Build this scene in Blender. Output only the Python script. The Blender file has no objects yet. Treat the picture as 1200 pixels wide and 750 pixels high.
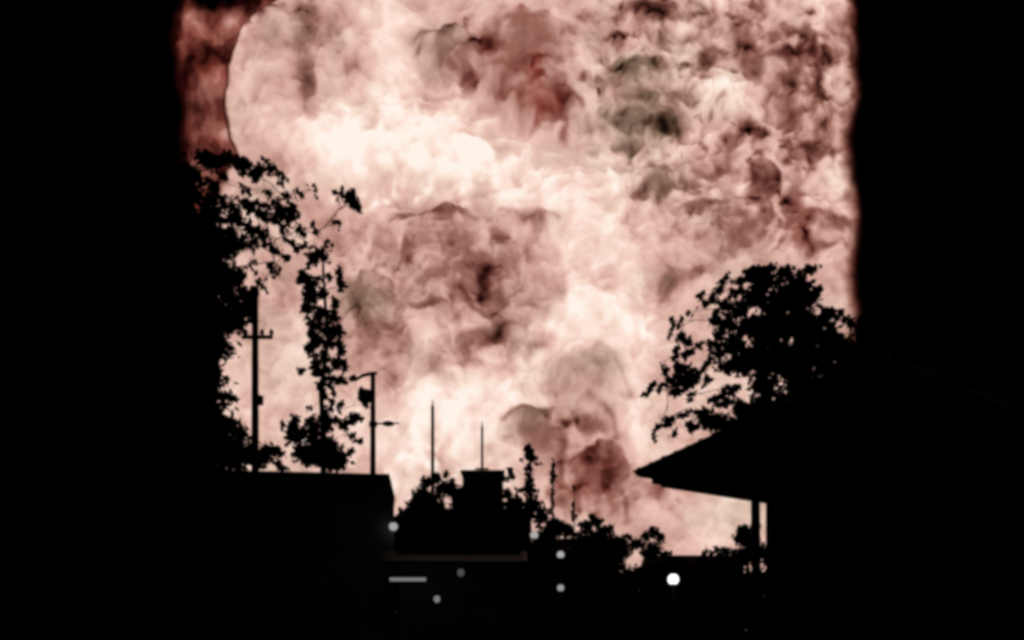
import bpy, bmesh, math, random
import numpy as np
from mathutils import Vector, Matrix

# ------------------------------------------------------------------ camera, sky, moon, exposure
SC = bpy.context.scene
COL = SC.collection
F = 1039.0           # focal length in photograph pixels (1200 wide)
HOR = 730.0          # horizon row of the photograph
EYE = 1.6
cam_d = bpy.data.cameras.new('camera')
cam = bpy.data.objects.new('camera', cam_d); COL.objects.link(cam)
cam.location = (0, 0, EYE)
cam.rotation_euler = (math.radians(90), 0, 0)
cam_d.sensor_width = 36.0
cam_d.lens = 36.0 * F / 1200.0
cam_d.shift_y = (HOR - 375.0) / 1200.0
cam_d.clip_start = 0.1
cam_d.clip_end = 3000
SC.camera = cam

world = bpy.data.worlds.new('World'); SC.world = world
world.use_nodes = True
wn = world.node_tree
bg = wn.nodes.get('Background') or wn.nodes.new('ShaderNodeBackground')
sky = wn.nodes.new('ShaderNodeTexSky')
sky.sky_type = 'NISHITA'; sky.sun_disc = False
sky.sun_elevation = math.radians(-9); sky.sun_rotation = math.radians(200)
wn.links.new(sky.outputs[0], bg.inputs[0])
bg.inputs[1].default_value = 0.05

sun_d = bpy.data.lights.new('moonlight', 'SUN')
sun_d.energy = 0.004; sun_d.angle = math.radians(0.5); sun_d.color = (1, .93, .85)
sun = bpy.data.objects.new('moonlight', sun_d); COL.objects.link(sun)
sun.rotation_euler = (math.radians(50), 0, math.radians(20))

SC.view_settings.view_transform = 'Standard'
SC.view_settings.look = 'None'
SC.view_settings.exposure = 0
SC.view_settings.gamma = 1
SC.cycles.max_bounces = 4
SC.cycles.filter_width = 3.8      # the soft lens of an old phone
RND = random.Random(7)

def at(u, v, Y):
    """photograph pixel at distance Y -> world point"""
    return Vector(((u - 600) / F * Y, Y, EYE + (HOR - v) / F * Y))

# ------------------------------------------------------------------ helpers
def tag(o, label=None, cat=None, group=None, kind=None):
    if label: o['label'] = label
    if cat: o['category'] = cat
    if group: o['group'] = group
    if kind: o['kind'] = kind
    return o

def empty(name, loc, rz=0.0, label=None, cat=None, group=None):
    o = bpy.data.objects.new(name, None); COL.objects.link(o)
    o.location = loc; o.rotation_euler = (0, 0, rz)
    o.empty_display_size = 0.2
    return tag(o, label, cat, group)

class MB:
    def __init__(s): s.v = []; s.f = []
    def add(s, vs, fs):
        n = len(s.v); s.v += [tuple(p) for p in vs]
        s.f += [tuple(i + n for i in f) for f in fs]; return s
    def box(s, x0, x1, y0, y1, z0, z1):
        return s.add([(x0,y0,z0),(x1,y0,z0),(x1,y1,z0),(x0,y1,z0),(x0,y0,z1),(x1,y0,z1),(x1,y1,z1),(x0,y1,z1)],
                     [(3,2,1,0),(4,5,6,7),(0,1,5,4),(1,2,6,5),(2,3,7,6),(3,0,4,7)])
    def tube(s, pts, rads, n=8):
        pts = [Vector(p) for p in pts]; vs = []; fs = []
        for i, p in enumerate(pts):
            a = pts[max(i-1, 0)]; b = pts[min(i+1, len(pts)-1)]
            d = (b - a).normalized() if (b - a).length > 1e-6 else Vector((0,0,1))
            e = Vector((1,0,0)) if abs(d.x) < .8 else Vector((0,1,0))
            e1 = d.cross(e).normalized(); e2 = d.cross(e1)
            r = rads[i] if hasattr(rads, '__len__') else rads
            for k in range(n):
                t = 2*math.pi*k/n
                vs.append(p + e1*(r*math.cos(t)) + e2*(r*math.sin(t)))
        for i in range(len(pts)-1):
            for k in range(n):
                k2 = (k+1) % n
                fs.append((i*n+k, i*n+k2, (i+1)*n+k2, (i+1)*n+k))
        fs.append(tuple(range(n-1, -1, -1))); m = (len(pts)-1)*n
        fs.append(tuple(range(m, m+n)))
        return s.add(vs, fs)
    def ball(s, c, r, sz=1.0, n=16, m=10):
        vs = [(c[0], c[1], c[2]-r*sz)]; fs = []
        for j in range(1, m):
            a = -math.pi/2 + math.pi*j/m
            for k in range(n):
                t = 2*math.pi*k/n
                vs.append((c[0]+r*math.cos(a)*math.cos(t), c[1]+r*math.cos(a)*math.sin(t), c[2]+r*sz*math.sin(a)))
        vs.append((c[0], c[1], c[2]+r*sz)); L = len(vs)-1
        for k in range(n):
            k2 = (k+1) % n
            fs.append((0, 1+k2, 1+k)); fs.append((L, L-n+k, L-n+k2))
            for j in range(m-2):
                fs.append((1+j*n+k, 1+j*n+k2, 1+(j+1)*n+k2, 1+(j+1)*n+k))
        return s.add(vs, fs)
    def build(s, name, m, parent=None, smooth=False):
        me = bpy.data.meshes.new(name); me.from_pydata(s.v, [], s.f); me.update()
        if smooth: me.polygons.foreach_set('use_smooth', [True]*len(me.polygons))
        me.materials.append(m)
        o = bpy.data.objects.new(name, me); COL.objects.link(o)
        if parent: o.parent = parent
        return o

def srgb(r, g, b):
    f = lambda c: (c/255/12.92 if c/255 <= .04045 else ((c/255+.055)/1.055)**2.4)
    return (f(r), f(g), f(b), 1)

def mat(name, c1, c2, scale=6.0, rough=.9, spec=.1, bump=.3, metal=0.0):
    m = bpy.data.materials.new(name); m.use_nodes = True
    nt = m.node_tree; b = nt.nodes['Principled BSDF']
    tc = nt.nodes.new('ShaderNodeTexCoord'); nz = nt.nodes.new('ShaderNodeTexNoise')
    nz.inputs['Scale'].default_value = scale; nz.inputs['Detail'].default_value = 5
    nt.links.new(tc.outputs['Object'], nz.inputs['Vector'])
    cr = nt.nodes.new('ShaderNodeValToRGB')
    cr.color_ramp.elements[0].position = .3; cr.color_ramp.elements[1].position = .7
    cr.color_ramp.elements[0].color = (*c1, 1); cr.color_ramp.elements[1].color = (*c2, 1)
    nt.links.new(nz.outputs['Fac'], cr.inputs[0]); nt.links.new(cr.outputs[0], b.inputs['Base Color'])
    b.inputs['Roughness'].default_value = rough
    b.inputs['Specular IOR Level'].default_value = spec
    b.inputs['Metallic'].default_value = metal
    if bump:
        bp = nt.nodes.new('ShaderNodeBump'); bp.inputs['Strength'].default_value = bump
        bp.inputs['Distance'].default_value = .02
        nt.links.new(nz.outputs['Fac'], bp.inputs['Height']); nt.links.new(bp.outputs[0], b.inputs['Normal'])
    return m

def glow(name, col, strength):
    m = bpy.data.materials.new(name); m.use_nodes = True
    nt = m.node_tree; nt.nodes.clear()
    e = nt.nodes.new('ShaderNodeEmission'); o = nt.nodes.new('ShaderNodeOutputMaterial')
    e.inputs[0].default_value = (*col, 1); e.inputs[1].default_value = strength
    nt.links.new(e.outputs[0], o.inputs[0])
    return m

M = {
 'asphalt': mat('asphalt', (.04,.04,.042), (.06,.06,.06), 9, .95, .05),
 'soil':    mat('soil', (.03,.032,.02), (.06,.055,.035), 2, 1, 0),
 'paving':  mat('paving', (.16,.155,.15), (.22,.21,.2), 5, .95, .05),
 'plaster': mat('plaster', (.22,.2,.18), (.3,.28,.25), 2.5, .95, .05),
 'render2': mat('weathered_render', (.18,.17,.16), (.26,.25,.23), 3, .95, .05),
 'concrete':mat('concrete', (.2,.2,.19), (.3,.29,.28), 6, .95, .05),
 'tile':    mat('clay_tile', (.14,.06,.04), (.22,.1,.07), 4, .9, .08),
 'timber':  mat('dark_timber', (.05,.035,.025), (.09,.06,.04), 12, .85, .1),
 'steel':   mat('dull_steel', (.12,.12,.12), (.2,.2,.2), 10, .7, .2),
 'ceramic': mat('brown_ceramic', (.08,.04,.03), (.1,.05,.04), 10, .5, .3),
 'glass':   mat('dark_glass', (.02,.02,.022), (.03,.03,.032), 2, .3, .3, 0),
 'bark':    mat('bark', (.05,.04,.03), (.09,.07,.05), 14, 1, 0, .6),
 'leaf':    mat('leaf', (.035,.045,.018), (.06,.075,.03), 3, .9, .03, 0),
 'leaf2':   mat('dark_leaf', (.03,.042,.02), (.05,.06,.028), 3, .9, .03, 0),
 'paint':   mat('white_road_paint', (.6,.6,.58), (.8,.8,.78), 8, .9, .05),
}

# ------------------------------------------------------------------ noise (numpy)
rs = np.random.RandomState(11)
PERM = rs.permutation(256); PERM = np.concatenate([PERM, PERM, PERM])
ANG = rs.rand(256) * 2 * np.pi
GX, GY = np.cos(ANG), np.sin(ANG)
def noise(x, y, seed=0):
    x = x + seed*17.31; y = y + seed*9.77
    xi = np.floor(x).astype(int); yi = np.floor(y).astype(int)
    xf = x - xi; yf = y - yi; xi &= 255; yi &= 255
    def g(a, b, dx, dy):
        h = PERM[PERM[(xi+a) & 255] + ((yi+b) & 255)]
        return GX[h]*dx + GY[h]*dy
    u = xf**3*(xf*(xf*6-15)+10); w = yf**3*(yf*(yf*6-15)+10)
    a = g(0,0,xf,yf); b = g(1,0,xf-1,yf); c = g(0,1,xf,yf-1); d = g(1,1,xf-1,yf-1)
    return ((a+(b-a)*u) + ((c+(d-c)*u)-(a+(b-a)*u))*w) * 1.5
def fbm(x, y, seed=0, o=4):
    s = 0; a = 1.0; t = 0
    for i in range(o):
        s = s + a*noise(x*2**i, y*2**i, seed+i*3); t += a; a *= .5
    return s/t
def sstep(a, b, x):
    t = np.clip((x-a)/(b-a), 0, 1); return t*t*(3-2*t)

# ------------------------------------------------------------------ the fireball
# billows: photograph column, row, half-width, half-height, heat, tint (+ red, - olive), how far it bulges (m)
BILLOWS = [
 # hot, bright billows
 (458, 40, 22, 75, .16, 0, 2), (455, 130, 30, 60, .12, 0, 2), (405, 172, 48, 34, .20, 0, 4), (520, 180, 55, 40, .20, 0, 5),
 (350, 140, 40, 40, .05, .2, 4), (300, 70, 26, 70, -.02, .3, 5), (640, 238, 65, 22, .16, 0, 3), (575, 205, 60, 25, .15, 0, 3),
 (555, 490, 60, 38, .20, 0, 4), (505, 480, 40, 40, .12, -.1, 2), (690, 385, 42, 34, .17, 0, 5), (740, 440, 30, 55, .12, .1, 3),
 (690, 300, 40, 70, .10, 0, 3), (640, 450, 40, 30, .10, 0, 2), (745, 520, 22, 30, .10, .2, 2), (480, 560, 22, 35, .12, 0, 1),
 (840, 105, 26, 16, .10, -.1, 2), (855, 120, 20, 20, .06, 0, 2), (600, 550, 20, 30, .12, 0, 1), (700, 215, 50, 10, .08, 0, 1),
 (860, 595, 55, 25, .05, -.6, 3), (820, 625, 30, 25, .04, .2, 2), (340, 420, 40, 70, .06, -.1, 3), (450, 520, 30, 30, .08, .1, 2),
 (960, 20, 30, 30, .06, .3, 2), (790, 300, 40, 40, .05, 0, 3), (680, 90, 15, 60, .04, -.3, 1), (600, 20, 60, 20, .02, .4, 3),
 (730, 345, 25, 30, .06, 0, 2), (500, 400, 20, 30, .08, 0, 2), (545, 385, 20, 18, .10, .2, 2),
 (880, 150, 120, 150, -.05, .05, 0), (540, 330, 110, 85, -.015, -.1, 0), (335, 80, 60, 80, -.02, -.1, 0), (870, 280, 110, 50, -.03, .1, 0), (760, 130, 70, 80, .0, -.35, 0),
 (600, 60, 80, 60, -.04, .2, 0), (680, 550, 70, 60, -.05, .2, 0), (560, 480, 110, 60, .05, -.1, 0), (460, 180, 110, 50, .06, 0, 0), (680, 260, 80, 50, .05, 0, 0),
 # sooty, cooler billows
 (248, 90, 13, 75, -.33, .9, 1), (262, 8, 34, 11, -.48, .2, 1), (300, 12, 20, 12, -.18, 0, 1), (355, 62, 10, 42, -.20, -.5, -1),
 (375, 30, 22, 30, -.15, .3, 1), (362, 118, 8, 26, -.2, -.3, -1), (425, 60, 20, 25, -.08, .3, 1), (418, 80, 14, 12, -.10, .2, 1),
 (505, 48, 26, 9, -.30, -.5, 2), (525, 65, 22, 18, -.18, -.3, 2), (547, 100, 9, 17, -.34, .3, -2), (568, 65, 10, 14, -.2, .3, -1),
 (600, 75, 60, 45, -.10, .5, 3), (640, 128, 34, 20, -.26, 1.2, 3), (655, 140, 12, 16, -.28, 1.2, 2), (610, 95, 28, 12, -.12, .7, 2),
 (548, 165, 16, 5, -.24, -.2, -1), (770, 18, 22, 20, -.50, .3, 2), (745, 12, 20, 6, -.3, .3, 1), (720, 48, 12, 12, -.3, .2, 1),
 (815, 20, 24, 16, -.25, -.3, 2), (752, 84, 24, 10, -.34, -.5, 2), (730, 92, 22, 14, -.2, -.7, 2), (760, 118, 30, 5, -.28, -.6, 1),
 (775, 150, 20, 13, -.34, -.6, 2), (740, 150, 26, 16, -.16, -.7, 2), (735, 175, 30, 6, -.2, -.5, 1), (828, 75, 15, 14, -.38, .1, 2),
 (826, 100, 12, 7, -.4, .2, 1), (872, 60, 14, 30, -.28, .6, 2), (905, 45, 20, 10, -.25, .2, 1), (940, 60, 12, 24, -.34, .1, 1),
 (922, 98, 9, 12, -.42, .1, -1), (955, 105, 8, 24, -.34, .1, 1), (918, 70, 22, 8, -.3, .3, 1), (925, 140, 10, 14, -.25, .1, 1),
 (876, 155, 10, 14, -.38, .3, 1), (950, 175, 24, 10, -.34, .3, 1), (970, 145, 14, 30, -.2, .2, 2), (860, 160, 24, 5, -.2, .2, 0),
 (811, 215, 8, 13, -.36, .2, -1), (770, 215, 20, 18, -.18, -.2, 3), (895, 218, 14, 22, -.32, .3, 2), (930, 222, 10, 22, -.22, .3, 2),
 (850, 205, 20, 6, -.2, 0, 0), (820, 245, 18, 10, -.22, 0, 1), (965, 262, 26, 10, -.26, .5, 2), (960, 285, 26, 6, -.28, .5, 1),
 (925, 260, 20, 30, -.12, .3, 2), (860, 265, 35, 22, -.16, .1, 3), (970, 60, 12, 22, -.22, 0, 1), (890, 20, 30, 18, -.14, .4, 2),
 (792, 330, 20, 9, -.22, -.5, 1), (780, 345, 8, 14, -.14, -.5, 1), (812, 322, 9, 6, -.2, 0, 0), (830, 300, 30, 16, -.08, .1, 1),
 (615, 258, 24, 10, -.30, -.5, 4), (632, 268, 12, 10, -.28, -.6, 2), (505, 258, 28, 6, -.28, -.2, 2), (545, 262, 20, 6, -.2, -.2, 1),
 (582, 283, 8, 8, -.30, .8, 0), (565, 330, 12, 24, -.34, .3, -3), (575, 355, 14, 14, -.32, .2, -2), (545, 350, 14, 8, -.28, .1, -1),
 (530, 320, 40, 45, -.13, .4, 8), (478, 305, 9, 12, -.2, .2, -1), (450, 275, 26, 22, -.08, .6, 4), (425, 350, 22, 18, -.22, -.4, 3),
 (418, 365, 7, 9, -.26, .1, -1), (497, 367, 14, 4, -.32, .1, -1), (430, 390, 20, 14, -.16, -.1, 2), (440, 420, 26, 20, -.14, .4, 3),
 (570, 405, 22, 8, -.24, .3, 1), (590, 395, 8, 12, -.2, .3, 1), (620, 410, 18, 8, -.2, 0, 1), (655, 350, 10, 9, -.18, -.1, 1),
 (545, 425, 18, 14, -.12, .6, 2), (465, 455, 22, 22, -.16, .5, 3), (510, 435, 8, 10, -.12, .2, 1),
 (618, 488, 26, 7, -.26, -.3, 3), (625, 505, 26, 14, -.20, -.1, 3), (690, 435, 34, 18, -.20, -.6, 5), (670, 465, 28, 22, -.10, -.2, 5),
 (650, 520, 28, 26, -.20, .2, 3), (690, 500, 14, 10, -.2, .4, 2), (708, 550, 22, 22, -.34, .5, 6), (680, 555, 16, 26, -.22, .5, 3),
 (700, 585, 30, 10, -.24, .6, 2), (655, 575, 14, 24, -.18, .3, 1), (765, 580, 16, 14, -.22, .6, 2), (730, 600, 24, 12, -.12, .5, 1),
 (800, 575, 18, 8, -.12, 0, 1), (657, 548, 5, 34, -.18, .3, 1), (676, 560, 4, 34, -.16, .4, 1), (665, 590, 4, 26, .10, .2, 1), (638, 575, 5, 26, .12, .1, 0), (688, 590, 4, 20, .08, .4, 0), (470, 590, 18, 14, -.10, -.1, 1), (580, 530, 18, 10, -.12, -.3, 1), (320, 330, 30, 50, -.12, -.1, 2),
 (300, 250, 30, 30, -.06, -.2, 2), (310, 230, 22, 8, -.06, -.9, 0), (395, 300, 16, 30, -.10, .4, 2), (370, 255, 30, 30, -.06, .5, 3),
 (345, 165, 18, 14, -.04, .5, 2), (330, 195, 20, 12, -.12, .5, 1), (640, 50, 40, 30, -.06, .5, 2), (700, 70, 18, 40, -.10, -.6, 1),
 (500, 130, 12, 20, -.10, -.1, 1), (440, 150, 6, 16, -.14, 0, -1), (425, 100, 16, 14, -.10, .4, 1),
]
# larger rolling balls with a defined edge: column, row, half-width, half-height, heat, tint, bulge
BALLS = [(540,345,120,105,-.075,-.12,5), (690,462,52,46,-.075,-.45,4), (705,550,28,32,-.10,.45,3), (615,506,34,25,-.09,-.35,3),
 (405,175,42,32,.06,0,2), (615,88,78,66,-.07,.3,4), (925,90,44,62,-.07,.1,3), (770,215,25,24,-.08,-.15,2), (895,215,20,30,-.08,.15,2),
 (757,120,60,72,-.06,-.45,3), (520,70,40,36,-.08,-.45,3), (350,80,62,76,-.05,-.15,3), (440,420,46,50,-.05,.2,2), (425,352,36,34,-.06,-.3,2),
 (850,265,60,40,-.06,.05,2), (960,270,40,34,-.06,.3,2), (520,180,50,38,.05,0,2), (690,385,46,36,.05,0,2), (840,110,36,26,.06,-.2,2), (575,395,44,28,-.04,.1,2), (860,600,70,34,-.02,-.6,1)]
# thin sooty seams between billows: polylines, width, heat
SEAMS = [
 ([(445,236),(500,246),(545,240),(600,226),(650,212),(720,205),(790,190),(885,168)], 2.4, -.11),
 ([(590,240),(625,252),(648,282),(660,318),(664,350),(655,385),(634,410),(610,424)], 4.0, -.10),
 ([(640,430),(665,405),(705,415),(728,450),(742,480)], 3.0, -.10),
 ([(440,276),(462,262),(486,256),(510,259),(530,264)], 4.0, -.12),
 ([(540,350),(556,372),(575,378),(594,362),(586,338)], 4.5, -.22),
 ([(545,402),(560,414),(580,404),(592,388)], 4.0, -.18),
 ([(900,50),(930,38),(952,60),(960,95),(952,130)], 5.0, -.22),
 ([(905,68),(922,62),(936,80),(930,104)], 4.0, -.22),
 ([(690,470),(715,490),(722,512)], 4.0, -.18),
 ([(880,240),(882,205),(905,195),(908,230)], 4.0, -.18),
 ([(756,225),(775,232),(798,210)], 4.0, -.15),
 ([(690,180),(730,178),(760,182)], 3.0, -.12),
 ([(590,495),(600,484),(640,484)], 4.0, -.15),
]
def seg_dist(u, v, pl):
    d = np.full(u.shape, 1e9)
    for (a, b), (c, e) in zip(pl[:-1], pl[1:]):
        dx, dy = c-a, e-b; L = dx*dx+dy*dy
        t = np.clip(((u-a)*dx+(v-b)*dy)/L, 0, 1)
        d = np.minimum(d, np.hypot(u-a-t*dx, v-b-t*dy))
    return d

def fire_fields(u, v):
    """heat, tint and bulge of the burning mass at plume coordinates u, v"""
    wu = 11*fbm(u/70, v/70, 1, 3) + 7*fbm(u/26, v/26, 2, 2)
    wv = 11*fbm(u/70, v/70, 5, 3) + 7*fbm(u/26, v/26, 6, 2)
    a, b = u+wu*.75, v+wv*.75
    heat = np.full(u.shape, .70); tint = .06 + .55*fbm(u/120, v/120, 9, 3) + .5*fbm(u/45, v/45, 15, 2); bul = np.zeros(u.shape)
    busy = .52 + .58*sstep(660, 780, u)*sstep(330, 230, v) + .25*sstep(200, 320, v)*sstep(660, 600, u)*sstep(390, 430, u)*sstep(470, 400, v)
    torn = fbm((u+wu)/21, (v+wv)/19, 95, 3)      # ragged, curled edges
    mott = 1.0 + .9*fbm(u/24, v/24, 91, 3)
    for (cu, cv, ru, rv, h, ti, bo) in BILLOWS:
        s = slice(None)
        d2 = ((a-cu)/(ru*1.08))**2 + ((b-cv)/(rv*1.08))**2
        dd = d2
        d2 = d2*np.clip(1+1.5*torn, .25, 3)+.12*torn
        g = np.exp(-np.power(np.clip(d2, 0, None), 1.15)*.95)
        heat += h*mott*g; tint += ti*.62*g
        bul += bo*np.sqrt(np.clip(1-dd/2.2, 0, 1))
    for (cu, cv, ru, rv, h, ti, bo) in BALLS:
        r = np.hypot((u+wu*.8-cu)/ru, (v+wv*.8-cv)/rv) + .10*torn
        k = 1-sstep(.80, 1.04, r)
        heat += h*k - .03*np.exp(-((r-.97)/.05)**2)*np.sign(-h) + .03*np.exp(-((r-1.1)/.06)**2)
        tint += ti*.6*k; bul += bo*np.sqrt(np.clip(1-r*r, 0, 1))
    for pl, w, h in SEAMS:
        d = seg_dist(u+wu*.55, v+wv*.55, pl)
        k = .55+.6*np.clip(fbm(u/40, v/40, 21, 2)*1.6+.4, 0, 1)
        heat += h*k*np.exp(-(d/w)**2); bul -= .5*np.exp(-(d/w)**2)
    # rolling turbulence
    q1 = fbm(a/46, b/46, 31, 3); q2 = fbm(a/46, b/46, 35, 3)
    curl = fbm((a+30*q1)/30, (b+30*q2)/30, 41, 4)
    rid = 1-np.abs(fbm((a+22*q2)/34, (b+22*q1)/34, 51, 3))*3.2
    heat += busy*(.30*curl - .10*np.clip(rid, 0, 1)**2 + .03)
    heat += .07*fbm(u/12, v/12, 61, 2)*busy
    # small curled flecks of soot, thickest in the upper right and in the heart of the middle billow
    fl = fbm((u+9*q1)/17, (v+9*q2)/15, 81, 2)
    where = np.clip(fbm(u/75, v/75, 85, 2)*1.5+.45, 0, 1)*np.clip(busy-.45, 0, 1)*1.6
    heat -= .24*where*sstep(.18, .50, fl)
    heat += .015
    heat += .13*fbm(a/62, b/62, 99, 3)
    heat = np.where(heat < .5, .5 - (.5-heat)*.60, heat)
    heat = np.where(heat > .88, .88 + (heat-.88)*.85, heat)
    bul += 3.0*curl - 1.0*np.clip(rid, 0, 1)**2
    return heat, .12 + (tint-.12)*.68, bul

def cloud(name, U0, U1, V0, V1, step, Y0, depth, rim, fields, left, right, m, parent, cool=0.0, back_step=6, lw=lambda v: 26.0):
    """a closed rolling cloud: relief front, shallower rear, joined along its rim"""
    nu = int((U1-U0)/step)+1; nv = int((V1-V0)/step)+1
    gu, gv = np.meshgrid(np.linspace(0, 1, nu), np.linspace(V0, V1, nv))
    L = left(gv); R = right(gv)
    u = L + (R-L)*gu; v = gv
    d = np.minimum(np.minimum(u-L, R-u), np.minimum(v-V0, (V1-v)*3))
    t = np.clip(d/rim, 0, 1)
    prof = np.sqrt(np.clip(1-(1-t)**2, 0, 1))
    heat, tint, bul = fields(u, v)
    edge = np.clip(np.minimum((u-L)/lw(v), (R-u)/26.0), 0, 1)
    heat = heat*sstep(0, 1, edge)**.6 - .02 - cool
    Yf = Y0 - depth*prof - bul*prof*.5
    Yb = Y0 + depth*.8*prof + 3*prof*fbm(u/60, v/60, 77, 3)
    base = Y0 - depth*prof                 # the relief stands off this smooth body
    X = (u-600)/F*base; Z = EYE + (HOR-v)/F*base
    front = np.stack([X, Yf, Z], -1).reshape(-1, 3)
    s = back_step
    ju = np.unique(np.append(np.arange(0, nu, s), nu-1)); jv = np.unique(np.append(np.arange(0, nv, s), nv-1))
    Xb, Zb, Ybb = X[np.ix_(jv, ju)], Z[np.ix_(jv, ju)], Yb[np.ix_(jv, ju)]
    rear = np.stack([Xb, Ybb, Zb], -1).reshape(-1, 3)
    idx = np.arange(nu*nv).reshape(nv, nu)
    qf = np.stack([idx[:-1, :-1], idx[1:, :-1], idx[1:, 1:], idx[:-1, 1:]], -1).reshape(-1, 4)
    mu, mv = len(ju), len(jv)
    idb = np.arange(mu*mv).reshape(mv, mu) + nu*nv
    qb = np.stack([idb[:-1, :-1], idb[:-1, 1:], idb[1:, 1:], idb[1:, :-1]], -1).reshape(-1, 4)
    P = np.concatenate([front, rear]); Q = np.concatenate([qf, qb])
    me = bpy.data.meshes.new(name)
    me.vertices.add(len(P)); me.vertices.foreach_set('co', P.astype(np.float32).ravel())
    me.loops.add(Q.size); me.loops.foreach_set('vertex_index', Q.astype(np.int32).ravel())
    me.polygons.add(len(Q)); me.polygons.foreach_set('loop_start', np.arange(0, Q.size, 4, dtype=np.int32))
    me.polygons.foreach_set('use_smooth', np.ones(len(Q), bool))
    me.update(calc_edges=True)
    for nm, arr in (('burn_level', heat), ('burn_tint', tint)):
        full = np.concatenate([arr.ravel(), arr[np.ix_(jv, ju)].ravel()]).astype(np.float32)
        at_ = me.attributes.new(nm, 'FLOAT', 'POINT'); at_.data.foreach_set('value', full)
    me.materials.append(m)
    o = bpy.data.objects.new(name, me); COL.objects.link(o); o.parent = parent
    return o

def fire_material():
    m = bpy.data.materials.new('burning_gas'); m.use_nodes = True
    nt = m.node_tree; nt.nodes.clear(); N = nt.nodes.new; L = nt.links.new
    h = N('ShaderNodeAttribute'); h.attribute_name = 'burn_level'
    t = N('ShaderNodeAttribute'); t.attribute_name = 'burn_tint'
    tc = N('ShaderNodeTexCoord')
    nz = N('ShaderNodeTexNoise'); nz.inputs['Scale'].default_value = .35; nz.inputs['Detail'].default_value = 3
    L(tc.outputs['Object'], nz.inputs['Vector'])
    ma = N('ShaderNodeMath'); ma.operation = 'MULTIPLY_ADD'
    ma.inputs[1].default_value = .05; ma.inputs[2].default_value = -.025
    L(nz.outputs['Fac'], ma.inputs[0])
    ad = N('ShaderNodeMath'); ad.operation = 'ADD'; L(h.outputs['Fac'], ad.inputs[0]); L(ma.outputs[0], ad.inputs[1])
    def ramp(stops):
        r = N('ShaderNodeValToRGB'); e = r.color_ramp.elements
        while len(e) < len(stops): e.new(.5)
        for k, (p, c) in enumerate(stops):
            e[k].position = p; e[k].color = srgb(*c)
        L(ad.outputs[0], r.inputs[0]); return r
    red = ramp([(0, (0,0,0)), (.15, (42,8,7)), (.30, (106,42,34)), (.45, (160,90,78)), (.60, (205,150,142)), (.74, (231,187,183)), (.88, (251,222,213)), (1, (255,242,236))])
    pea = ramp([(0, (0,0,0)), (.15, (38,13,10)), (.30, (96,52,44)), (.45, (154,104,92)), (.60, (205,158,146)), (.74, (235,194,180)), (.88, (253,224,210)), (1, (255,243,234))])
    oli = ramp([(0, (0,0,0)), (.15, (32,18,13)), (.30, (88,64,50)), (.45, (140,113,96)), (.60, (190,160,142)), (.74, (224,198,178)), (.88, (249,229,212)), (1, (255,244,232))])
    def mix(lo, hi, A, B):
        mr = N('ShaderNodeMapRange'); mr.inputs[1].default_value = lo; mr.inputs[2].default_value = hi
        L(t.outputs['Fac'], mr.inputs[0])
        mx = N('ShaderNodeMix'); mx.data_type = 'RGBA'
        L(mr.outputs[0], mx.inputs[0]); L(A, mx.inputs[6]); L(B, mx.inputs[7]); return mx
    mx = mix(.35, 1.15, mix(-.55, .15, oli.outputs[0], pea.outputs[0]).outputs[2], red.outputs[0])
    e = N('ShaderNodeEmission'); L(mx.outputs[2], e.inputs[0]); e.inputs[1].default_value = 1.0
    out = N('ShaderNodeOutputMaterial'); L(e.outputs[0], out.inputs[0])
    m.cycles.emission_sampling = 'NONE'
    return m

FIRE = fire_material()
fire = empty('fireball', (0, 190, 0), 0, 'huge rolling pink-white fireball with sooty billows filling the sky behind the street', 'fireball')
def wob(v, amp, seed, sc=90): return amp*fbm(v/sc, v*0+seed*1.7, seed, 3)
body = cloud('flame_mass', 205, 1015, -190, 742, 1.35, 190, 42, 120, fire_fields,
      lambda v: np.interp(v, [-190,-60,0,15,40,80,120,160,182,200,230,300,742], [330,345,322,298,279,266,262,266,276,262,240,222,215]) + wob(v, 5, 3, 40),
      lambda v: 1006 + wob(v, 14, 8) - 60*(1-sstep(-200, -60, v)), FIRE, fire, lw=lambda v: 7+19*sstep(185, 240, v))
def soot_fields(u, v):
    h, t, b = fire_fields(u*1.3+90, v*1.2+60)
    h2 = .34 + .45*fbm(u/30, v/42, 71, 4) - .3*np.exp(-((v-4)/12)**2)
    return h2, t*0+.85+.4*fbm(u/40, v/40, 73, 2), b
soot = cloud('smoke_billow', 205, 420, -120, 330, 1.8, 205, 16, 50, soot_fields,
      lambda v: 206 + wob(v, 16, 13), lambda v: 420 + v*0, FIRE, fire)
for c in (body, soot):
    c.matrix_parent_inverse = Matrix.Translation((0, -190, 0))

# ------------------------------------------------------------------ ground and road
def sheet(name, x0, x1, y0, y1, z0, z1, m):
    o = MB().box(x0, x1, y0, y1, z0, z1).build(name, m); o['kind'] = 'structure'; return o
sheet('ground', -1200, 1200, -400, 2500, -.5, 0, M['soil'])
sheet('road', -1.3, 3.4, -30, 150, .001, .006, M['asphalt'])
sheet('pavement_left', -2.2, -1.4, -30, 17, .002, .12, M['paving'])
sheet('pavement_right', 3.5, 4.3, -30, 7, .002, .12, M['paving'])
kl = sheet('kerb_left', -1.4, -1.3, -30, 17, .003, .13, M['concrete'])
kr = sheet('kerb_right', 3.4, 3.5, -30, 7, .003, .13, M['concrete'])
for k in range(9):
    mk = MB().box(1.0, 1.1, 2+k*6, 5+k*6, .0085, .0105).build('lane_mark', M['paint'], bpy.data.objects['road'])

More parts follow.
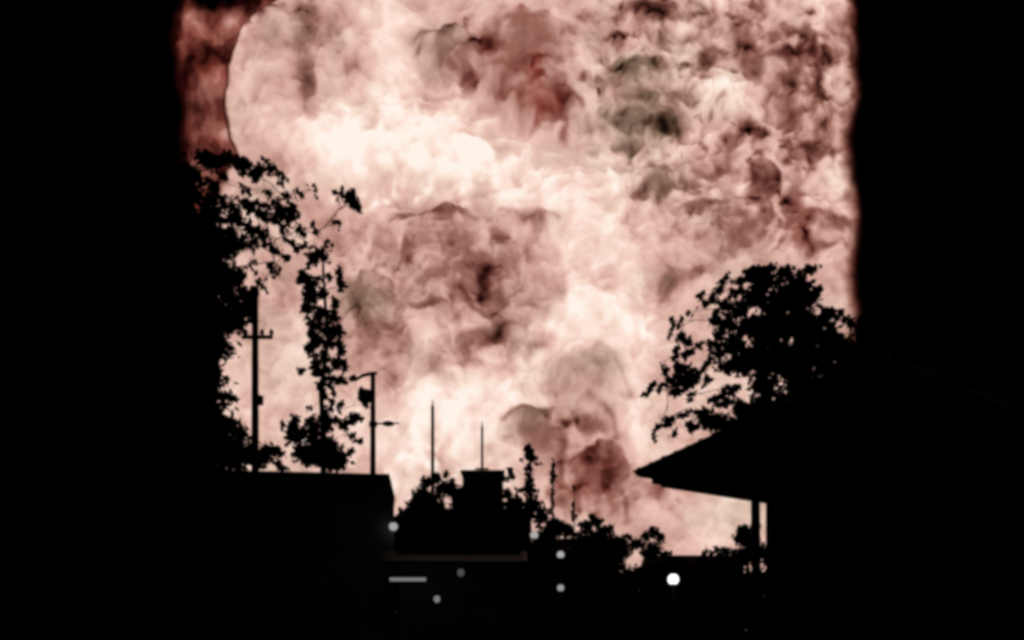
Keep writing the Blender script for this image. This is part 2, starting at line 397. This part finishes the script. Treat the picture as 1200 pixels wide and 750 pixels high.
# ------------------------------------------------------------------ trees
def leaves(clumps, Y, size, dens, seed, spread=1.0, name='crown', m=None, parent=None, origin=None):
    """clumps of leaf blades: (column, row, half-width, half-height, fill[, dy]) around distance Y"""
    r = np.random.RandomState(seed); V = []; nl = 0
    px = Y/F
    for c in clumps:
        u, v, ru, rv, fill = c[:5]; dy = c[5] if len(c) > 5 else 0
        cen = np.array(at(u, v, Y+dy))
        rx, rz = ru*px, rv*px; ry = max(.25, min(rx, rz)*1.1)*spread
        n = max(8, int(fill*dens*2.6*math.pi*rx*rz/(size*size*.42)))
        p = r.normal(size=(n, 3)); p /= np.linalg.norm(p, axis=1)[:, None]
        p *= (r.rand(n, 1)**.42) * (1 + .22*r.normal(size=(n, 1)))
        # leaves gather on twigs: pull each towards one of a few twig tips
        tw = r.normal(size=(max(4, n//7), 3)); tw /= np.linalg.norm(tw, axis=1)[:, None]; tw *= r.rand(len(tw), 1)**.45*1.02
        k = r.randint(0, len(tw), n); p = p*.42 + tw[k]*.72
        p = p*np.array([rx, ry, rz]) + cen
        d = r.normal(size=(n, 3)); d[:, 2] -= .4; d /= np.linalg.norm(d, axis=1)[:, None]
        s = np.cross(d, r.normal(size=(n, 3))); s /= np.linalg.norm(s, axis=1)[:, None]
        nn = np.cross(d, s)
        ln = size*(.6+.8*r.rand(n, 1)); w = ln*(.24+.14*r.rand(n, 1))
        V.append(np.stack([p-d*ln*.5, p+s*w+nn*w*.3, p+d*ln*.55, p-s*w+nn*w*.3], 1)); nl += n
    P = np.concatenate(V).reshape(-1, 3)
    if origin is not None: P = P - np.array(origin)
    i = np.arange(nl)*4
    T = np.concatenate([np.stack([i, i+1, i+2], 1), np.stack([i, i+2, i+3], 1)])
    me = bpy.data.meshes.new(name); me.from_pydata(P.tolist(), [], T.tolist()); me.update()
    me.materials.append(m or M['leaf'])
    o = bpy.data.objects.new(name, me); COL.objects.link(o); o.parent = parent; o['kind'] = 'stuff'
    return o

def tree(name, label, Y, base_u, trunk, clumps, size=.12, grow=1.0, dens=2.2, seed=1, r0=.14, limbs=None, group=None, m=None, spread=1.0, cat='tree', twig=.5):
    """trunk: list of (column,row) from the ground up; limbs run from the trunk to the clumps"""
    b = at(base_u, HOR, Y); b.z = 0
    clumps = [(c[0], c[1], c[2]*grow, c[3]*grow) + tuple(c[4:]) for c in clumps]
    t = empty(name, b, 0, label, cat, group)
    R = random.Random(seed)
    pts = [Vector((0, 0, -.1))] + [at(u, v, Y) - b for u, v in trunk]
    rads = [r0*(1-.72*i/(len(pts)-1)) for i in range(len(pts))]
    MB().tube(pts, rads, 9).build('trunk', M['bark'], t, True)
    lm = MB(); ends = list(zip(pts[1:], rads[1:]))
    cl = clumps if limbs is None else limbs
    for c in cl:
        q = at(c[0], c[1], Y + (c[5] if len(c) > 5 else 0)) - b
        p, rr = min(ends, key=lambda e: (e[0]-q).length + max(0, e[0].z-q.z)*1.4)
        mid = (p+q)/2 + Vector((R.uniform(-.1,.1), R.uniform(-.1,.1), R.uniform(-.02,.18)))*(q-p).length
        r1 = max(.008, rr*.5*twig)
        lm.tube([p, mid, q], [r1, r1*.7, r1*.3], 5)
        ends.append((mid, r1*.8))
        for k in range(3):
            e = q + Vector((R.gauss(0,.6)*c[2], R.gauss(0,.5)*min(c[2],c[3]), R.gauss(0,.6)*c[3]))*(Y/F)
            lm.tube([mid*.3+q*.7, (q+e)/2, e], [r1*.4, r1*.3, r1*.15], 4)
    lm.build('limbs', M['bark'], t, True)
    leaves(clumps, Y, size, dens, seed, spread, 'crown', m, t, b)
    return t

# big sparse tree on the left, reaching over the picture
tree('broadleaf_tree', 'large ragged tree with drooping layered branches at the left edge', 12.5, 120,
     [(128, 640), (140, 520), (150, 400), (165, 300), (175, 235)],
     [(250,190,16,7,1.6),(272,190,14,6,1.2),(295,200,14,8,1.1),(318,200,12,6,1.0),(330,208,8,6,.8),
      (262,206,10,6,.6),(243,215,12,10,.6),(242,186,12,8,1.8),(284,196,10,6,1.4),(306,204,10,6,1.2),(244,240,14,8,1.4),(258,226,9,6,.9),(290,222,12,5,.7),(312,226,10,5,.7),(336,236,8,5,1),(346,246,7,6,1),(268,275,18,6,1.1),(308,276,10,7,1.0),(340,286,9,6,.8),(330,300,8,6,.7),(356,280,8,6,.6),(372,268,7,4,.4),(385,285,5,5,.5),(392,262,6,3,.4),(310,330,7,8,.6),(270,240,24,6,1.2),(300,243,20,7,1.4),(325,240,14,5,1.0),(338,252,14,7,1.3),(320,255,20,6,1.2),
      (365,222,8,4,.5),(352,228,10,4,.5),(412,232,13,7,1.5),(418,243,8,6,1.3),(399,233,6,4,.7),
      (250,255,20,12,.8),(280,262,20,7,1.0),(300,268,12,8,.6),(332,272,6,8,.8),(352,268,10,5,.5),
      (315,290,9,5,.9),(285,285,18,8,.9),(262,285,22,16,1.3),(245,285,20,24,1.6),(300,285,7,9,.5),(322,312,8,9,.9),(298,310,7,7,.5),
      (245,320,26,26,2.4),(268,330,20,20,1.6),(285,345,16,12,1.1),(245,365,32,30,2.6),(277,372,14,20,1.7),(290,362,8,16,1.2),
      (240,405,26,22,2.2),(258,400,14,10,.8),(240,440,22,22,2.0),(236,480,26,24,2.4),(262,466,16,8,.7),(252,500,34,14,2.2),
      (282,508,16,8,1.2),(262,530,44,22,2.8),(300,535,18,14,1.8),(318,530,14,10,1.2),(330,545,12,6,1.0),
      (170,230,60,60,2.0),(210,280,40,60,2.2),(150,330,90,80,2.4),(200,400,60,80,2.6),(120,430,80,80,2.4),(190,500,70,60,2.6),(100,520,80,60,2.2),(215,210,24,24,1.4),
      (120,250,60,60,1.8),(60,350,50,70,1.6),(200,570,90,40,2.4)],
     size=.10, dens=1.7, grow=1.12, seed=3, r0=.2, spread=1.3)

# slim tree in front of the fire, climbing shoots
tree('slender_tree', 'slender leafy tree with tangled stems between the two left poles', 24, 378,
     [(377, 600), (380, 520), (376, 460), (384, 400), (380, 340), (378, 300)],
     [(376,296,11,9,1.1),(366,305,9,10,1.0),(357,324,8,10,1.1),(362,338,9,8,1.1),(352,332,5,6,.8),(385,325,5,8,.6),(396,322,6,8,1.0),(401,337,5,7,1.0),
      (372,330,8,6,.7),(366,352,10,9,1.2),(380,348,8,9,.8),(392,352,4,10,1.0),(360,362,7,7,1.2),(375,367,10,8,1.3),(390,370,9,10,1.0),(366,378,10,9,1.2),
      (383,384,10,9,1.0),(398,390,7,10,1.3),(370,396,10,10,1.3),(388,402,9,8,1.1),(400,408,5,12,1.4),(366,412,8,9,1.2),(378,418,8,8,1.0),(395,424,7,9,1.3),
      (372,430,8,10,1.3),(386,436,8,6,1.0),(404,430,5,8,1.0),(394,446,13,5,1.5),(381,450,8,4,1.2),(352,433,7,4,1.0),(410,442,6,4,.7),
      (380,462,5,6,.9),(388,474,6,5,.9),(365,478,7,4,.7),(376,490,8,5,.8),(345,498,7,11,1.3),(352,510,9,10,1.4),(362,500,6,9,1.1),(368,515,10,9,1.6),
      (386,500,5,9,1.2),(394,492,5,7,.7),(382,522,14,10,2.2),(366,532,22,12,2.6),(390,538,18,14,2.6),(350,528,8,8,1.2),
      (374,455,4,8,1),(392,458,3,9,1),(384,486,4,9,1.1),(398,476,4,7,.8),(370,500,6,10,1.4),(340,512,6,9,1.2),(334,500,4,6,.8),(430,472,6,7,1.4),(426,460,5,5,1),(412,492,9,7,1.5),(404,500,6,6,1.2),(421,488,5,5,1.0),(412,511,4,6,.9),(420,516,5,4,1.0),(412,528,5,6,1.0)],
     size=.15, dens=1.75, grow=1.28, seed=8, r0=.11, spread=1.0, twig=.7)

# tree on the right above the porch
tree('dense_tree', 'dense dark tree rising behind the hipped porch roof on the right', 15, 950,
     [(950, 640), (945, 540), (940, 460), (935, 400), (930, 350)],
     [(880,322,14,9,1.2),(900,318,16,8,1.5),(925,318,16,7,1.5),(945,318,10,6,1.1),(955,316,5,4,1.0),(894,330,24,10,1.8),(930,335,24,12,1.8),
      (868,332,10,7,.9),(850,330,8,7,1.1),(843,338,7,7,1.0),(860,345,14,7,.9),(885,350,20,12,1.8),(920,355,32,18,2.4),(950,350,14,12,1.4),(958,338,6,8,.8),
      (835,348,4,8,.9),(820,350,7,4,.8),(828,357,7,5,1.2),(846,358,12,8,1.3),(866,362,14,10,1.5),(838,372,9,10,1.4),(855,378,14,9,1.5),(880,380,18,14,1.9),(843,392,10,10,1.4),
      (905,385,30,20,2.4),(945,385,24,24,2.2),(968,370,10,10,1.4),(980,372,10,5,1.3),(990,378,8,6,1.2),(965,400,18,20,1.9),(985,410,16,24,1.8),
      (812,365,7,4,.6),(787,377,5,5,1.1),(786,388,5,6,1.2),(798,378,4,6,1.2),(798,392,8,6,1.5),(804,404,6,8,1.5),(793,408,8,4,1.1),(806,415,6,7,1.3),(820,402,8,4,.8),
      (832,404,8,4,1.1),(812,412,10,5,.8),(845,408,12,8,1.6),(838,420,8,8,1.2),(862,402,14,12,1.8),(788,418,8,4,.7),(778,425,5,5,.5),
      (850,428,12,10,1.5),(870,425,18,16,2.0),(800,432,12,8,1.6),(815,438,10,10,1.5),(790,444,10,7,1.6),(778,440,7,5,.8),(805,450,16,9,1.8),(764,452,7,5,1.2),(758,460,4,6,1.1),
      (775,455,8,5,.9),(790,460,12,5,1.7),(812,464,10,4,1.1),(830,448,6,8,1.0),(826,430,4,10,.8),(838,468,10,6,1.0),(855,455,12,8,1.1),(850,472,12,8,1.5),
      (900,420,32,26,2.6),(940,425,34,22,2.6),(895,455,20,16,2.0),(950,455,34,26,2.6),(905,480,40,20,2.6),(870,480,14,12,1.5),(980,450,24,40,2.4),
      (782,494,9,6,1.6),(772,500,5,5,1.2),(766,512,3,7,1.0),(792,490,8,4,1.0),(806,484,14,4,1.6),(825,484,10,6,1.6),(835,495,18,10,2.2),(812,500,10,7,1.5),(870,500,34,14,2.6),(940,500,50,30,2.6),
      (790,508,5,5,.8),(1020,420,30,40,2.2),(1060,450,50,50,2.2),(1040,510,60,40,2.4),(1100,480,40,50,1.8),(1010,385,18,14,1.2)],
     size=.115, dens=1.6, grow=1.08, seed=5, r0=.2, spread=1.2, m=M['leaf2'])

# ------------------------------------------------------------------ poles
def pole(name, label, u, v, Y, r, cat='pole', group=None):
    p = at(u, v, Y); t = empty(name, (p.x, Y, 0), 0, label, cat, group)
    MB().tube([(0,0,-.2), (0,0,p.z*.5), (0,0,p.z)], [r*1.15, r, r*.8], 12).build('shaft', M['timber'], t, True)
    return t, p.z
def insulator(t, x, z, k=1.0):
    MB().tube([(x,0,z), (x,0,z+.06*k), (x,0,z+.08*k), (x,0,z+.16*k), (x,0,z+.2*k)], [.03*k,.03*k,.06*k,.05*k,.02*k], 8).build('insulator', M['ceramic'], t, True)

K = 22/F
t, h = pole('utility_pole', 'tall dark utility pole with a short crossarm beside the left tree', 299, 342, 22, .10, group='utility poles by the left building')
MB().box(-14*K, 22*K, -.16, -.09, h-57*K, h-53*K).build('crossarm', M['timber'], t)
for x in (-11, 8, 19): insulator(t, x*K, h-53*K)
MB().tube([(-.02,0,h-4*K),(-.02,0,h+.12)], [.13,.11], 10).build('pole_cap', M['steel'], t)
MB().tube([(3*K,0,h-132*K),(3*K,0,h-122*K)], [.14,.14], 10).build('junction_box', M['steel'], t)

K = 28/F
t, h = pole('utility_pole', 'utility pole with bent top bracket and side lamp arm above the flat roof', 437, 437, 28, .10, group='utility poles by the left building')
br = MB().tube([(5*K,0,h),(-2*K,0,h-.02),(-12*K,0,h-3*K),(-20*K,0,h-8*K),(-26*K,0,h-9*K),(-28*K,0,h-6*K)], [.05,.06,.06,.05,.05,.04], 8).build('bracket', M['steel'], t, True)
MB().tube([(-9*K,0,h-34*K),(-9*K,0,h-31*K),(-9*K,0,h-22*K),(-9*K,0,h-20*K)], [.18,.24,.24,.16], 12).build('transformer', M['steel'], t, True)
MB().box(-13*K, 0, -.05, .05, h-25*K, h-22.5*K).build('transformer_clamp', M['steel'], t)
MB().tube([(0,0,h-60*K),(16*K,0,h-59*K),(31*K,0,h-59*K)], [.03,.03,.025], 6).build('lamp_arm', M['steel'], t)
MB().ball((18*K,0,h-59.5*K), .2, .42, 12, 8).build('luminaire', M['steel'], t, True)
MB().tube([(0,.02,h-63*K),(0,.02,h-57*K)], [.13,.13], 10).build('collar', M['steel'], t)

t, h = pole('mast', 'taller of two thin bare masts standing against the brightest flames', 507, 476, 50, .11)
MB().tube([(0,0,h),(0,0,h+.35)], [.05,.02], 8).build('finial', M['steel'], t)
t, h = pole('mast', 'shorter thin bare mast rising above the flat rooftop room', 565, 500, 53.5, .09)
MB().tube([(0,0,h),(0,0,h+.35)], [.04,.02], 8).build('finial', M['steel'], t)
MB().box(-.4, .4, -.09, -.03, h-2.6, h-2.5).build('crossarm', M['timber'], t)

# ------------------------------------------------------------------ buildings
def window(parent, x0, x1, z0, z1, y):
    w = MB().box(x0, x1, y-.03, y-.004, z0, z0+.06).box(x0, x1, y-.03, y-.004, z1-.06, z1).box(x0, x0+.06, y-.03, y-.004, z0+.06, z1-.06).box(x1-.06, x1, y-.03, y-.004, z0+.06, z1-.06).build('window', M['timber'], parent)
    MB().box(x0+.06, x1-.06, y-.016, y-.006, z0+.06, z1-.06).build('pane', M['glass'], w)
    MB().box(x0-.05, x1+.05, y-.09, y-.003, z0-.06, z0-.002).build('sill', M['concrete'], w)
def door(parent, x0, x1, z1, y):
    d = MB().box(x0, x1, y-.05, y-.004, .02, z1).build('door', M['timber'], parent)
    MB().ball((x1-.1, y-.08, 1.0), .035, 1, 8, 6).build('handle', M['steel'], d)

# left flat roofed building
Y = 18.5; xr = (462-600)/F*Y; zt = EYE+(HOR-556)/F*Y
b = empty('flat_roof_building', (xr, Y, 0), .145, 'black flat-roofed building below the poles on the left', 'building')
MB().box(-8.6, 0, 0, 7, 0, zt-.5).build('wall', M['plaster'], b)
MB().add([(-8.7,-.06,zt-.5),(.02,-.06,zt-.5),(.02,7.06,zt-.5),(-8.7,7.06,zt-.5),(-8.7,-.06,zt),(-.1,-.06,zt),(-.1,7.06,zt),(-8.7,7.06,zt)],
         [(3,2,1,0),(4,5,6,7),(0,1,5,4),(1,2,6,5),(2,3,7,6),(3,0,4,7)]).build('parapet', M['concrete'], b)
for x in (-7.6, -5.4, -3.2): window(b, x, x+1.2, 1.1, 2.5, 0)
door(b, -1.6, -.7, 2.1, 0)

# roadside kiosk with lit tube
kx0, kx1 = -2.3, .1
k = empty('roadside_kiosk', (kx0, 18, 0), 0, 'low dark roadside kiosk whose awning holds the lit tube', 'kiosk')
W = kx1-kx0
MB().box(0, W, .02, 3, 0, 3.1).build('wall', M['render2'], k)
MB().box(-.05, W+.1, -.02, 3.1, 3.1, 3.22).build('roof', M['concrete'], k)
MB().add([(-.3,-.9,2.74),(W+.2,-.9,2.74),(W+.2,.0,3.0),(-.3,.0,3.0),(-.3,-.9,2.8),(W+.2,-.9,2.8),(W+.2,.0,3.06),(-.3,.0,3.06)],
         [(3,2,1,0),(4,5,6,7),(0,1,5,4),(1,2,6,5),(2,3,7,6),(3,0,4,7)]).build('awning', M['steel'], k)
MB().box(.3, 1.5, -.16, .01, .95, 1.02).build('counter', M['timber'], k)
sh = MB().box(.3, 1.5, -.02, .015, 1.05, 2.1).build('shutter', M['steel'], k)
for i in range(9): MB().box(.32, 1.48, -.035, -.02, 1.08+i*.11, 1.16+i*.11).build('slat', M['steel'], sh)

# house with rooftop room (middle)
def block(name, label, u0, u1, v, Y, dep, m, cat='house', group=None):
    x0, x1 = (u0-600)/F*Y, (u1-600)/F*Y; z = EYE+(HOR-v)/F*Y
    t = empty(name, ((x0+x1)/2, Y, 0), 0, label, cat, group); w = (x1-x0)/2
    MB().box(-w, w, 0, dep, 0, z-.15).build('wall', m, t)
    return t, w, z
t, w, z = block('two_storey_house', 'dark two-storey house with a flat rooftop room in the middle', 484, 622, 596, 50, 8, M['plaster'])
MB().box(-w-.1, w+.1, -.1, 8.1, z-.15, z).build('roof', M['concrete'], t)
rx0, rx1 = (542-600)/F*51+.72*0, (589-600)/F*51
cx = t.location.x; zz = EYE+(HOR-551)/F*51
rr = MB().box(rx0-cx, rx1-cx, 1, 4.5, z, zz-.12).build('rooftop_room', M['render2'], t)
MB().box(rx0-cx-.12, rx1-cx+.12, .9, 4.6, zz-.12, zz).build('slab', M['concrete'], rr)
for sx in (-2.6, -.6, 1.6):
    for sz in (1.2, 4.4): window(t, sx, sx+1.1, sz, sz+1.3, 0)
door(t, .4, 1.3, 2.1, 0)

# low gabled house right of the road end
def gable_house(name, label, u0, u1, v_eave, v_ridge, Y, dep, m, ridge_u=None, group=None):
    t, w, z = block(name, label, u0, u1, v_eave, Y, dep, m, group=group)
    zr = EYE+(HOR-v_ridge)/F*(Y+dep/2)
    o = .25; e = z-.15
    f = MB().add([(-w-o,-o,e),(w+o,-o,e),(w+o,dep+o,e),(-w-o,dep+o,e),(-w-o,dep/2,zr),(w+o,dep/2,zr)],
             [(3,2,1,0),(0,1,5,4),(2,3,4,5),(0,4,3),(1,2,5)]).build('roof', M['tile'], t)
    n = max(2, int((zr-e)/.35))
    for i in range(n):
        a = i/n; y0 = -o+(dep/2+o)*a; z0 = e+(zr-e)*a
        MB().box(-w-o-.03, w+o+.03, y0-.05, y0+.12, z0-.01, z0+.06).build('tile_course', M['tile'], f)
    MB().box(-w-o-.03, w+o+.03, dep/2-.1, dep/2+.1, zr-.05, zr+.06).build('ridge_cap', M['tile'], f)
    window(t, -w*.7, -w*.7+min(1.1, w*.5), 1.1, 2.3, 0); door(t, w*.2, w*.2+.85, 2.05, 0)
    return t
gable_house('cottage', 'low dark tiled cottage right of the two-storey house', 630, 720, 650, 632, 55, 6, M['plaster'])
gable_house('cottage', 'low dark tiled cottage below the glowing gap under the porch roof', 770, 860, 672, 652, 46, 6, M['render2'])

# house with the deep hipped porch roof at right
C0 = at(741, 552, 10); ang = math.atan2(.658, .753)
hs = empty('porch_house', (C0.x, C0.y, 0), ang, 'black house with a deep pointed hipped porch roof at right', 'house')
e = C0.z; LA, LB = 7.0, 4.0; rise = .45*math.sqrt(2)*LB/2
th = .07
roof = MB().add([(0,0,e),(LA,0,e),(LA,-LB,e),(0,-LB,e),(LB/2,-LB/2,e+rise),(LA-LB/2,-LB/2,e+rise),(.05,-.05,e-th),(LA-.05,-.05,e-th),(LA-.05,-LB+.05,e-th),(.05,-LB+.05,e-th)],
    [(0,4,5,1),(3,2,5,4),(0,3,4),(1,5,2),(6,7,8,9),(0,1,7,6),(1,2,8,7),(2,3,9,8),(3,0,6,9)]).build('roof', M['tile'], hs)
rt = random.Random(4)
for i in range(20):                       # ragged tile courses stepping up each slope
    a = .01+i/20*.97; d = a*LB/2; zc = e+rise*a
    lift = -.005+.015*rt.random()
    x0, x1, y0, y1 = d, LA-d, -d, -LB+d
    MB().box(x0+.03, x1+.03, y0-.10, y0+.0, zc-.03, zc+lift+.03).build('tile_course', M['tile'], roof)
    MB().box(x0+.03, x1+.03, y1-.0, y1+.10, zc-.03, zc+lift+.03).build('tile_course', M['tile'], roof)
    MB().box(x0-.0, x0+.10, y1+.11, y0-.11, zc-.03, zc+lift+.026).build('tile_course', M['tile'], roof)
for i in range(26):                        # uneven tile noses and dry leaves along the far eave
    x = .4+i*.25+rt.uniform(-.06,.06); hgt = rt.uniform(.0,.05)
    MB().box(x, x+rt.uniform(.08,.2), -.02, .035, e-th-hgt, e+.02).build('tile', M['tile'], roof)
wall = MB().box(2.2, LA-.3, -LB+.3, -.3, 0, e-th-.003).build('wall', M['plaster'], hs)
for y in (-.28, -LB+.35):
    MB().tube([(2.0,y,0),(2.0,y,1.2),(2.02,y,2.2),(2.0,y,e-th-.05)], [.06,.055,.06,.055], 10).build('post', M['timber'], hs, True)
MB().box(.2, 2.4, -.34, -.24, e-th-.12, e-th-.002).build('beam', M['timber'], hs)
MB().box(2.14, 2.198, -2.6, -1.7, .02, 2.1).build('door', M['timber'], hs)
wn_ = MB().box(3.2, 4.4, -LB+.26, -LB+.297, 1.0, 2.2).build('window', M['timber'], hs)
MB().box(3.27, 4.33, -LB+.25, -LB+.259, 1.07, 2.13).build('pane', M['glass'], wn_)

# ------------------------------------------------------------------ far trees and shrubs along the roofline
G = 'trees along the dark roofline'
tree('garden_tree', 'small ragged tree left of the flat rooftop room', 48, 512, [(512,640),(512,600),(512,575)],
     [(500,566,10,9,1.8),(512,560,9,9,1.8),(523,556,4,9,1.6),(520,572,14,12,2.2),(496,580,14,12,2.2),(486,590,12,10,2.0),(505,592,24,16,2.4),(535,578,12,14,2.0),(530,566,6,10,1.6),(538,590,12,12,2),(560,600,14,10,2),(478,602,12,12,2),(470,608,8,14,1.6),(540,600,20,14,2)],
     size=.3, dens=1.2, seed=12, r0=.14, group=G)
tree('garden_tree', 'narrow dark tree with a knob-shaped top right of the rooftop room', 46, 621, [(621,660),(621,600),(622,560),(621,530)],
     [(621,526,8,6,1.8),(622,536,10,8,2.0),(611,540,4,3,.7),(631,543,5,4,1.0),(620,548,7,7,1.7),(620,560,7,9,1.7),(621,575,10,12,2.0),(624,592,13,14,2.2),(606,576,5,5,.8),(594,578,8,10,1.6),(606,592,10,10,2),(588,592,8,10,2),(598,556,7,7,1.6),(592,562,5,5,1.0),(602,590,14,10,1.8),(632,606,14,14,2)],
     size=.27, dens=1.15, seed=14, r0=.13, group=G)
tree('cypress_tree', 'thin dark cypress just right of the knob-topped tree', 60, 648, [(648,640),(648,600),(648,560)],
     [(648,545,3.5,10,1.4),(648,560,4.5,12,1.5),(647,578,3.5,10,1.2),(647,595,4,10,1.2),(648,612,8,10,2)],
     size=.28, dens=1.1, seed=15, r0=.1, group=G)
tree('cypress_tree', 'shorter faint cypress under the mauve smoke', 64, 673, [(673,650),(673,610),(673,575)],
     [(673,575,2.5,9,.8),(673,590,3,10,1.1),(673,604,5,8,1.6),(660,618,12,9,2)],
     size=.26, dens=1.0, seed=16, r0=.09, group=G)
tree('garden_tree', 'rounded dark tree under the mauve billow, right of the cypresses', 52, 694, [(694,680),(694,640),(694,615)],
     [(694,606,6,7,1.8),(686,616,12,8,2),(700,614,9,8,2),(712,624,12,9,2),(668,622,12,8,2),(650,622,14,10,2),(690,632,30,14,2.2),(640,632,18,18,2.2),(726,634,12,8,2)],
     size=.28, dens=1.2, seed=17, r0=.14, group=G)
tree('garden_tree', 'squat dark tree with two small humps left of the bright lamp', 48, 760, [(760,690),(762,660),(764,635)],
     [(766,624,9,8,2),(757,628,7,7,1.8),(773,632,6,10,1.8),(735,629,7,6,1.8),(745,638,14,8,2),(765,645,16,12,2.2),(728,645,18,10,2.2),(780,652,8,7,2),(790,660,12,7,2)],
     size=.26, dens=1.2, seed=18, r0=.13, group=G)
tree('garden_tree', 'flat-topped dark tree at the foot of the porch house', 34, 878, [(878,690),(876,660),(874,635)],
     [(873,622,11,7,2.4),(884,620,8,6,2.2),(866,632,8,10,2.4),(878,636,16,12,2.6),(870,652,22,12,2.6),(845,646,14,7,2.2),(830,648,8,6,2),(820,656,10,6,2),(850,662,30,10,2.4),(895,648,12,12,2.4),(902,660,12,14,2.4)],
     size=.2, dens=1.2, seed=19, r0=.12, group=G)

def hedge(name, label, u0, u1, v, Y, seed, size=.18):
    b = at((u0+u1)/2, HOR, Y); b.z = 0
    t = empty(name, b, 0, label, 'hedge', 'hedges along the street')
    R = random.Random(seed); px = Y/F
    cl = []; u = u0
    base = HOR + EYE/px
    while u < u1:
        vv = v + R.uniform(-5, 6)
        h = (base-vv)
        cl.append((u, vv+h*.16, 26, h*.16, 2.6)); cl.append((u+8, vv+h*.45, 28, h*.28, 2.6)); cl.append((u, vv+h*.78, 28, h*.22, 2.6))
        u += 30
    leaves(cl, Y, size, 1.7, seed, 1.2, 'foliage', M['leaf2'], t, b)
    st = MB()
    for c in cl[::3]:
        p = at(c[0], c[1], Y)-b; st.tube([(p.x,0,-.05),(p.x*1.01,0,p.z*.6),(p.x,0,p.z)], [.04,.03,.01], 5)
    st.build('stems', M['bark'], t)
hedge('hedge', 'tall dark hedge at the bottom centre around the paired lamps', 590, 720, 640, 37, 31)
hedge('hedge', 'dark hedge at the bottom behind the brightest lamp', 715, 800, 660, 38, 33)
hedge('hedge', 'dark hedge below the porch roof at bottom right', 795, 925, 660, 30, 32)
hedge('hedge', 'dark hedge filling the gap beside the flat-roofed building', 452, 505, 598, 31, 34)

# ------------------------------------------------------------------ lamps that are lit in the photograph
def lamp_mat(n, s, c=(1, .97, .95)): return glow('lamp_glow_%d' % n, c, s)
def globe_on_post(label, u, v, Y, r, s, n, group=None):
    p = at(u, v, Y); t = empty('street_lamp', (p.x, Y, 0), 0, label, 'street lamp', group)
    MB().tube([(0,0,-.1),(0,0,.3),(0,0,.32),(0,0,p.z-r)], [.08,.08,.05,.035], 10).build('post', M['steel'], t)
    MB().tube([(0,0,p.z-r-.04),(0,0,p.z-r*.82)], [r*.3,r*.55], 12).build('holder', M['steel'], t)
    MB().ball((0,0,p.z), r, 1).build('globe', lamp_mat(n, s), t, True)
    MB().tube([(0,0,p.z+r*.93),(0,0,p.z+r*1.15)], [r*.45,r*.1], 12).build('cap', M['steel'], t)
globe_on_post('brightest white street lamp at bottom right, left of the porch house', 789, 679, 25, .155, 1.7, 1)
globe_on_post('dim street lamp directly below the knob-topped tree', 626, 627, 36, .16, .42, 2)
globe_on_post('upper dim lamp of the vertical pair in the bottom centre', 657, 650, 32, .13, .42, 3)
globe_on_post('lower dim lamp of the vertical pair in the bottom centre', 657, 689, 26, .1, .34, 4)

p = at(461, 617, 18.3)
t = empty('wall_lamp', p, 0, 'round grey wall lamp at the right corner of the flat-roofed building', 'lamp')
MB().ball((0,0,0), .088, 1).build('globe', lamp_mat(5, .38), t, True)
MB().tube([(-.03,.0,.085),(-.03,.1,.12),(-.03,.26,.12)], [.012,.012,.012], 6).build('bracket', M['steel'], t)
MB().tube([(0,0,.075),(0,0,.11)], [.05,.03], 10).build('cap', M['steel'], t)

p0, p1 = at(457, 679, 17.4), at(499, 679, 17.4)
t = empty('tube_lamp', (p0+p1)/2, 0, 'lit horizontal tube lamp under the kiosk awning at bottom left', 'lamp')
hw = (p1-p0).length/2
MB().tube([(-hw,0,0),(0,0,0),(hw,0,0)], [.034,.034,.034], 10).build('tube', lamp_mat(6, .2), t, True)
MB().box(-hw-.03, hw+.03, -.03, .03, .045, .1).build('fitting', M['steel'], t)
for x in (-hw*.7, hw*.7): MB().tube([(x,0,.1),(x,0,.385)], [.006,.006], 5).build('hanger', M['steel'], t)

def bulb(label, u, v, Y, r, s, n, top):
    p = at(u, v, Y); t = empty('hanging_bulb', p, 0, label, 'lamp')
    MB().ball((0,0,0), r, 1.15, 14, 9).build('bulb', lamp_mat(n, s), t, True)
    MB().tube([(0,0,r),(0,0,r+.07)], [r*.45,r*.4], 8).build('socket', M['ceramic'], t)
    MB().tube([(0,0,r+.07),(0,0,max(r+.1, top-p.z))], [.006,.006], 5).build('cord', M['steel'], t)
bulb('faint bulb hanging at the kiosk awning, right of the tube lamp', 540, 671, 17.5, .07, .07, 7, 2.87)
bulb('faint low bulb hanging below and right of the tube lamp', 512, 702, 17.4, .062, .2, 8, 2.85)
